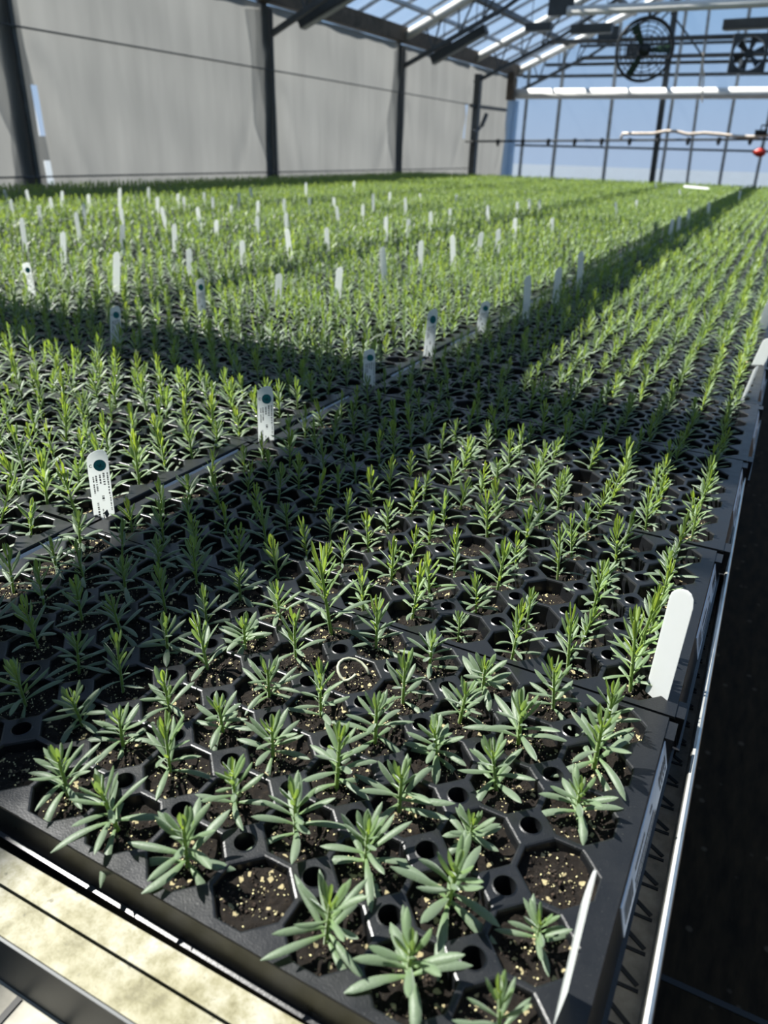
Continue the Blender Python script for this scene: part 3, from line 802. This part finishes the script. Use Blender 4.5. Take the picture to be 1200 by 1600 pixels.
me = bpy.data.meshes.new('wall_left'); me.from_pydata(V, [], F); me.materials.append(MT['curtain']); me.shade_smooth()
wl = struct(link('wall_left', me), 'grey translucent plastic side curtain along the far side of the bench')
for i, y in enumerate(YT):
    inside = abs(y-12.85) < .1
    b = MB()
    if inside: b.box(-4.94, -4.84, y-.06, y+.06, -.8, 1.45)
    else: b.box(-5.17, -5.05, y-.07, y+.07, -.8, 1.60)
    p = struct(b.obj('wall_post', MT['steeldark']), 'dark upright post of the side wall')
    if not inside:
        MB().box(-5.0+.012, -5.0+.03, y+.02, y+.055, -.8, 1.55).obj('batten', MT['steeldark'], p)
# bunched layers of sheet added behind the curtain to soften each post's shade
for i, y in enumerate(YT[:-2]):
    for q, wd in enumerate((.16, .28, .42)):
        g = random.Random(i*10+q); Vg = []; Fg = []; nk = 26
        for k in range(nk+1):
            z = -.8+2.36*k/nk; e1 = wd*(.55+.3*math.sin(z*2.3+i+q)+.15*math.sin(z*6+q*2)); e2 = .06+.25*wd*(.6+.5*math.sin(z*1.9+q*1.7+i*2))
            for t in range(5): Vg.append((-5.030-.006*q+.003*math.sin(t*2.1+z*3), y-e1+(e1+e2)*t/4, z))
        for k in range(nk):
            for t in range(4): a = k*5+t; Fg.append((a, a+1, a+6, a+5))
        mg = bpy.data.meshes.new('gathered_layer'); mg.from_pydata(Vg, [], Fg); mg.materials.append(MT['gather']); mg.shade_smooth()
        link('gathered_layer', mg, wl)
struct(MB().box(-5.06, -4.93, -3.2, 15.3, 1.60, 1.77).obj('trim_2', MT['wood']), 'brown wooden beam along the eave')
for n, z in ((3, 1.03), (4, .085)):
    struct(MB().tube([(-4.955, -3.2, z+.0), (-4.955, 12.8, z-.02)], .007, 6).obj(f'trim_{n}', MT['steeldark']), 'thin wire strung along the side curtain')
# roof
ceil = struct(empty('ceiling'), 'sloping glazed greenhouse roof with steel bars')
rv = MB(); y0, y1 = -3.2, 15.35
rv.quad((-5.06, y0, roof_z(-5.06)+.13), (0, y0, roof_z(0)+.13), (0, y1, roof_z(0)+.13), (-5.06, y1, roof_z(-5.06)+.13))
rv.obj('glazing', MT['roof'], ceil)
for y in np.arange(-3.0, 15.3, .595):
    MB().beam((-5.05, y, roof_z(-5.05)+.11), (0, y, roof_z(0)+.11), .026, .035).obj('glazing_bar', MT['steel'], ceil)
for x, w, h in ((-4.55, .03, .05), (-4.08, .06, .08), (-3.55, .03, .05), (-3.05, .06, .08), (-2.405, .135, .06), (-1.7, .03, .05), (-1.0, .06, .08), (-.02, .10, .12)):  # the widest purlin is placed and widened to cast the lengthwise shadow band
    c_, s_ = 1/math.hypot(1, SL), SL/math.hypot(1, SL)
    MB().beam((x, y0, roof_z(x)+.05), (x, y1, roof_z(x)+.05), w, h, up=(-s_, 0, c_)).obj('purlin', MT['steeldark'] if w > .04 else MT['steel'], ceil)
def truss(y, i):
    t = struct(empty('roof_truss'), 'steel roof truss spanning the house')
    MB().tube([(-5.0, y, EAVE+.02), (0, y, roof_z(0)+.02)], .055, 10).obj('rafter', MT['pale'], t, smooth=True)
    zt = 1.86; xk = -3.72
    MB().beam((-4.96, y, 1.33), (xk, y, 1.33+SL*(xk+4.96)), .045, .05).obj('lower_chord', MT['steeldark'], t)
    MB().tube([(xk+(.9 if i == 4 else -.1), y, zt), (4.6, y, zt)], .052 if i == 4 else .032, 10).obj('tie_beam', MT['pale'] if i == 4 else MT['steeldark'], t, smooth=True)  # one tie coloured paler and made thicker to show its sunlit top
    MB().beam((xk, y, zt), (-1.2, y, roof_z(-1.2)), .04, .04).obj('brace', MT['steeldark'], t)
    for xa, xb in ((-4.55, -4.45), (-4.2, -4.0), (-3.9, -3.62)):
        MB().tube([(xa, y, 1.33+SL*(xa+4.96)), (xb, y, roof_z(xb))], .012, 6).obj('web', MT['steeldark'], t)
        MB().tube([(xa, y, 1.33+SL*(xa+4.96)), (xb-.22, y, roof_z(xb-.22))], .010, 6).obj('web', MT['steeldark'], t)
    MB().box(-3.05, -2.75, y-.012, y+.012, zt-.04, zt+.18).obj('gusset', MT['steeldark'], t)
    MB().box(4.55, 4.65, y-.05, y+.05, -.8, zt+.05).obj('column', MT['steel'], t)
    return t
for i, y in enumerate(YT): truss(y, i)
# unseen roll added under the roof of the first bay to shadow the trays
sh = MB(); sh.tube([(-3.6, .87, 2.02), (2.6, .87, 2.02)], .128, 12)
tag(sh.obj('added_shadow_roll', MT['shade'], smooth=True), 'unseen dark roll added under the roof to shadow the first trays', 'shadow roll')

# end wall
YE = 15.28
wb = struct(empty('wall_back'), 'blue-tinted translucent gable end wall with steel grid')
e = MB(); e.quad((-5.05, YE, -.8), (5.0, YE, -.8), (5.0, YE, 1.75), (-.0, YE, roof_z(0)+.1), (-5.05, YE, roof_z(-5.05)+.1)); e.obj('glazing', MT['endfilm'], wb)
for x, x2, w in ((-4.79, -4.79, .05), (-4.14, -4.16, .055), (-3.14, -3.24, .055), (-2.26, -2.38, .09), (-2.12, -2.2, .05), (-1.63, -1.86, .045), (-1.11, -1.24, .05), (-.55, -.62, .05), (0, 0, .08), (.6, .6, .05)):
    MB().beam((x, YE-.07, -.8), (x2+.0, YE-.07, roof_z(x2)), w, w, up=(0, 1, 0)).obj('mullion', MT['steeldark'] if w > .08 else MT['steel'], wb)
for z, h, xs in ((.455, .035, -5), (1.60, .05, -4.9), (1.78, .05, -4.5), (2.06, .045, -3.9)):
    MB().box(xs, 4.6, YE-.09, YE-.05, z-h/2, z+h/2).obj('girt', MT['steeldark'], wb)
cp = MB(); n = 24
for q in range(n):
    xa, xb = -5.02+.24*q/n, -5.02+.24*(q+1)/n; ya, yb = 14.7-.012*(q % 2), 14.7-.012*((q+1) % 2)
    cp.quad((xa, ya, -.8), (xb, yb, -.8), (xb, yb, 1.18), (xa, ya, 1.18))
for q in range(n):
    xa, xb = -5.02+.24*q/n, -5.02+.24*(q+1)/n; ya, yb = 14.73-.012*(q % 2), 14.73-.012*((q+1) % 2)
    cp.quad((xa, ya, -.8), (xb, yb, -.8), (xb, yb, 1.18), (xa, ya, 1.18))
struct(cp.obj('corner_panel', MT['corrug']), 'pale corrugated sheet panel standing in the corner')
struct(MB().box(-4.98, -4.86, 14.55, 14.67, 1.18, 1.62).obj('corner_post', MT['wood']), 'brown post top in the far corner')
tb = MB().tube([(-4.95, 14.75, 1.29), (4.6, 14.75, 1.29)], .085, 16)
struct(tb.obj('trim_5', MT['pale'], smooth=True), 'thick pale tube beam across the end wall')

# the other half of the house, outside the frame
rv = MB(); rv.quad((0, y0, roof_z(0)+.13), (5.06, y0, roof_z(-5.06)+.13), (5.06, y1, roof_z(-5.06)+.13), (0, y1, roof_z(0)+.13))
rv.obj('glazing', MT['roof'], ceil)
struct(MB().box(4.98, 5.0, -3.2, 15.3, -.8, 1.72).obj('wall_right', MT['curtain']), 'grey plastic side wall opposite')
fw = MB(); fw.quad((-5.05, -3.2, -.8), (5.0, -3.2, -.8), (5.0, -3.2, 1.75), (0, -3.2, roof_z(0)+.1), (-5.05, -3.2, 1.75)); struct(fw.obj('wall_front', MT['curtain']), 'grey plastic gable wall behind the viewer')
# ------------------------------------------------------------------ fans and fittings
def circulation_fan(px, py, Y, R):
    c = on_plane(px, py, 1, Y)
    r = empty('circulation_fan', c, math.radians(12)); tag(r, 'round black wire-guarded fan with green blades hanging from the roof', 'fan')
    g = MB()
    for q in (1, .86, .72, .58, .44, .30): g.ring((0, -.09+.05*q*q, 0), R*q, .016 if q == 1 else .006, 40, 5)
    g.ring((0, .09, 0), R, .012, 40, 5)
    for a in range(16):
        t = 2*math.pi*a/16; g.tube([(R*math.cos(t), -.04, R*math.sin(t)), (.2*R*math.cos(t), -.09, .2*R*math.sin(t))], .005, 4)
    for a in range(8):
        t = 2*math.pi*a/8; g.tube([(R*math.cos(t), -.04, R*math.sin(t)), (R*math.cos(t), .09, R*math.sin(t))], .005, 4)
    g.obj('guard', MT['blackmetal'], r, smooth=True)
    for a in (0, 120, 240):
        t = math.radians(a+2); b = MB(); ca, sa = math.cos(t), math.sin(t)
        pr = []
        for rr, w, tw_ in ((.16, .06, .5), (.5, .12, .4), (.92, .13, .25)):
            for s_ in (-1, 1):
                x, zz = rr*R, s_*w*R; pr.append((x*ca-zz*sa, s_*w*R*tw_, x*sa+zz*ca))
        b.v = pr+[(p[0], p[1]+.006, p[2]) for p in pr]
        b.f = [(0, 2, 3, 1), (2, 4, 5, 3), (6, 7, 9, 8), (8, 9, 11, 10), (0, 1, 7, 6), (4, 10, 11, 5), (0, 6, 8, 2), (2, 8, 10, 4), (1, 3, 9, 7), (3, 5, 11, 9)]
        b.obj('blade', MT['green'], r)
    MB().tube([(0, -.07, 0), (0, -.03, 0), (0, .16, 0)], .07, 16, rad=[.05, .075, .075]).obj('motor_hub', MT['blackmetal'], r, smooth=True)
    b = MB(); b.tube([(0, .05, R), (0, .05, R+.16)], .018, 8); b.tube([(.12, .05, R-.02), (.20, .06, R+.06), (.21, .06, R+.2), (.14, .05, R+.27), (0, .05, R+.16)], .012, 6)
    b.obj('hanger', MT['steeldark'], r)
circulation_fan(1007, 78, 10.2, .315)
def box_fan(px, py, Y, h):
    c = on_plane(px, py, 1, Y); r = empty('box_fan', c, math.radians(8)); tag(r, 'square grey-framed fan hanging beside the dark strip fixture', 'fan')
    g = MB(); n = 24
    for k in range(n):
        a, d = 2*math.pi*k/n, 2*math.pi*(k+1)/n
        def sq(t):
            s = max(abs(math.cos(t)), abs(math.sin(t))); return (h*math.cos(t)/s, h*math.sin(t)/s)
        o0, o1 = sq(a), sq(d); i0, i1 = (.86*h*math.cos(a), .86*h*math.sin(a)), (.86*h*math.cos(d), .86*h*math.sin(d))
        for y in (-.06, .06): g.quad((o0[0], y, o0[1]), (o1[0], y, o1[1]), (i1[0], y, i1[1]), (i0[0], y, i0[1]))
        g.quad((o0[0], -.06, o0[1]), (o1[0], -.06, o1[1]), (o1[0], .06, o1[1]), (o0[0], .06, o0[1]))
        g.quad((i0[0], -.06, i0[1]), (i1[0], -.06, i1[1]), (i1[0], .06, i1[1]), (i0[0], .06, i0[1]))
    g.obj('housing', MT['steeldark'], r)
    for q in range(6):
        t = 2*math.pi*q/6+.3; ca, sa = math.cos(t), math.sin(t); b = MB(); pr = []
        for rr, w in ((.15, .08), (.82, .2)):
            for s_ in (-1, 1): x, zz = rr*h, s_*w*h; pr.append((x*ca-zz*sa, s_*.03, x*sa+zz*ca))
        b.v = pr+[(p[0], p[1]+.006, p[2]) for p in pr]; b.f = [(0, 2, 3, 1), (4, 5, 7, 6), (0, 1, 5, 4), (2, 6, 7, 3), (0, 4, 6, 2), (1, 3, 7, 5)]
        b.obj('blade', MT['steeldark'], r)
    MB().tube([(0, -.05, 0), (0, .07, 0)], .06, 12).obj('motor_hub', MT['blackmetal'], r)
    for s_ in (-1, 1): MB().tube([(s_*h*.8, 0, h), (s_*h*.8, 0, h+.12)], .012, 6).obj('hanger', MT['steeldark'], r)
box_fan(1170, 84, 12.7, .235)

def strip(pa, pb, Y, w, h, label, Y2=None):
    a = on_plane(*pa, 1, Y); b_ = on_plane(*pb, 1, Y2 or Y); m = (a+b_)/2
    r = empty('strip_fixture', m); tag(r, label, 'fixture')
    g = MB(); g.beam(a-m, b_-m, w, h); g.obj('housing', MT['steeldark'], r)
    g = MB(); d = (b_-a)
    g.beam(a-m+d*.02-np.array((0, 0, h*.5+.006)), b_-m-d*.02-np.array((0, 0, h*.5+.006)), w*.7, .012); g.obj('reflector', MT['steel'], r)
    for f in (.2, .8): MB().tube([tuple(a-m+d*f+np.array((0, 0, h*.5))), tuple(a-m+d*f+np.array((0, 0, h*.5+.35)))], .006, 5).obj('hanging_wire', MT['steeldark'], r)
strip((471, 36), (560, -18), 7.3, .13, .10, 'dark sloping strip fixture under the roof, closest to the first wire brace')
strip((676, 94), (760, 45), 10.4, .13, .10, 'dark sloping strip fixture under the roof, further along the side wall')
strip((893, 46), (957, 43), 11.6, .12, .10, 'short dark level strip fixture beside the round fan')
strip((1130, 39), (1330, 28), 10.9, .13, .10, 'wide dark strip fixture above the square fan')
strip((822, 43), (862, 41), 11.6, .12, .09, 'small dark level fixture where roof bars crowd together')

# irrigation boom across the bench
YB = 12.70
a = on_plane(727, 221, 1, YB); b_ = on_plane(1260, 217, 1, YB)
bo = empty('irrigation_boom', a); tag(bo, 'thin dark irrigation pipe with drop nozzles spanning in front of end wall', 'boom')
d = b_-a
MB().tube([(0, 0, 0), tuple(d)], .016, 8).obj('pipe', MT['steeldark'], bo)
for f in np.arange(.03, 1, .083):
    MB().tube([tuple(d*f+np.array((0, 0, .03))), tuple(d*f+np.array((0, 0, -.03))), tuple(d*f+np.array((0, 0, -.075)))], .03, 8, rad=[.028, .032, .014]).obj('nozzle', MT['blackmetal'], bo)
hp = [on_plane(px, py, 1, YB-.05) for px, py in ((970, 217), (973, 209), (1000, 209), (1020, 209), (1040, 205), (1055, 205), (1075, 210), (1100, 208), (1125, 210), (1150, 213), (1175, 214), (1200, 211), (1240, 208))]
ho = MB().tube([tuple(p) for p in hp], .022, 8).obj('water_hose', MT['hose'], smooth=True); tag(ho, 'pale cream hose draped along the irrigation pipe', 'hose')
c = on_plane(1188, 207, 1, YB-.06); v = empty('pipe_valve', c); tag(v, 'black valve fitting on the hose at the aisle end', 'valve')
MB().tube([(-.07, 0, 0), (.09, 0, 0)], .035, 10).obj('valve_body', MT['blackmetal'], v); MB().tube([(0, 0, .02), (0, 0, .09), (.10, 0, .09)], .012, 6).obj('handle', MT['blackmetal'], v)
c = on_plane(1187, 238, 1, YB-.05); v = empty('float_ball', c); tag(v, 'small red rounded float hanging below the hose', 'float')
MB().tube([(-.10, 0, .01), (-.07, 0, .005), (-.02, 0, 0), (.04, 0, 0), (.08, 0, 0)], .05, 12, rad=[.012, .035, .06, .06, .03]).obj('float_body', MT['red'], v, smooth=True)
MB().tube([(.0, 0, .05), (.02, 0, .30)], .006, 5).obj('cord', MT['steeldark'], v)
# side pipe, crank handle
pa, pb = on_plane(736, 165, 0, -4.9), on_plane(790, 172, 0, -4.9)
tag(MB().tube([tuple(pa), tuple(pb)], .028, 8).obj('wall_pipe', MT['steeldark']), 'dark pipe between the bare post and the corner panel', 'pipe')
ck = [on_plane(px, py, 0, -4.84) for px, py in ((738, 205), (747, 204), (753, 196), (760, 179))]
kr = empty('crank_handle', ck[0]); tag(kr, 'bent dark crank handle sticking out from the bare wall post', 'crank')
MB().tube([tuple(p-ck[0]) for p in ck[:3]], .022, 8).obj('crank_arm', MT['steeldark'], kr); MB().tube([tuple(p-ck[0]) for p in ck[2:]], .035, 8).obj('grip', MT['steeldark'], kr)
# dangling cable by the fans
ca = [on_plane(px, py, 1, 10.6) for px, py in ((1048, 20), (1062, 38), (1080, 62), (1098, 88))]
tag(MB().tube([tuple(p) for p in ca], .012, 6).obj('brace_cable', MT['steeldark']), 'slanting dark stay between the two fans', 'cable')
ca = [on_plane(px, py, 1, 10.6) for px, py in ((1099, 82), (1097, 100), (1100, 118), (1098, 138), (1097, 160))]
tag(MB().tube([tuple(p) for p in ca], .010, 6).obj('hanging_cord', MT['hose']), 'thin pale cord hanging between the two fans', 'cord')

# ------------------------------------------------------------------ light
sun_dir = Vector((-.588, .035, .808)).normalized()
sd = bpy.data.lights.new('sun', 'SUN'); sd.energy = 13.0; sd.angle = math.radians(.55); sd.color = (1, .95, .86)
so = bpy.data.objects.new('sun', sd); C.objects.link(so); so.rotation_euler = sun_dir.to_track_quat('Z', 'Y').to_euler(); so.location = (-8, 0, 12)
w = bpy.data.worlds.new('sky'); S.world = w; w.use_nodes = True; nt = w.node_tree; nt.nodes.clear()
tc = nt.nodes.new('ShaderNodeTexCoord'); sx = nt.nodes.new('ShaderNodeSeparateXYZ'); nt.links.new(tc.outputs['Generated'], sx.inputs[0])
nz_ = nt.nodes.new('ShaderNodeTexNoise'); nz_.inputs['Scale'].default_value = 2.2; nz_.inputs['Detail'].default_value = 6; nt.links.new(tc.outputs['Generated'], nz_.inputs['Vector'])
sk = ramp(nt, sx.outputs[2], [(0, (.38, .49, .66)), (.22, (.19, .39, .66)), (.4, (.15, .33, .60)), (1, (.085, .20, .42))])
cl = ramp(nt, nz_.outputs[0], [(.56, (0, 0, 0)), (.75, (1, 1, 1))])
cm = nt.nodes.new('ShaderNodeMix'); cm.data_type = 'RGBA'; nt.links.new(cl.outputs[0], cm.inputs['Factor']); nt.links.new(sk.outputs[0], cm.inputs[6]); cm.inputs[7].default_value = (.62, .66, .70, 1)
bg = nt.nodes.new('ShaderNodeBackground'); bg.inputs[1].default_value = .80
ow = nt.nodes.new('ShaderNodeOutputWorld'); nt.links.new(cm.outputs[2], bg.inputs[0]); nt.links.new(bg.outputs[0], ow.inputs[0])
print('TRAYS vis', len(vis), 'rest', len(rest_trays), 'hid', len(hid), 'cells', len(cells), 'indiv', len(indiv), 'maxd', indiv[-1][0])
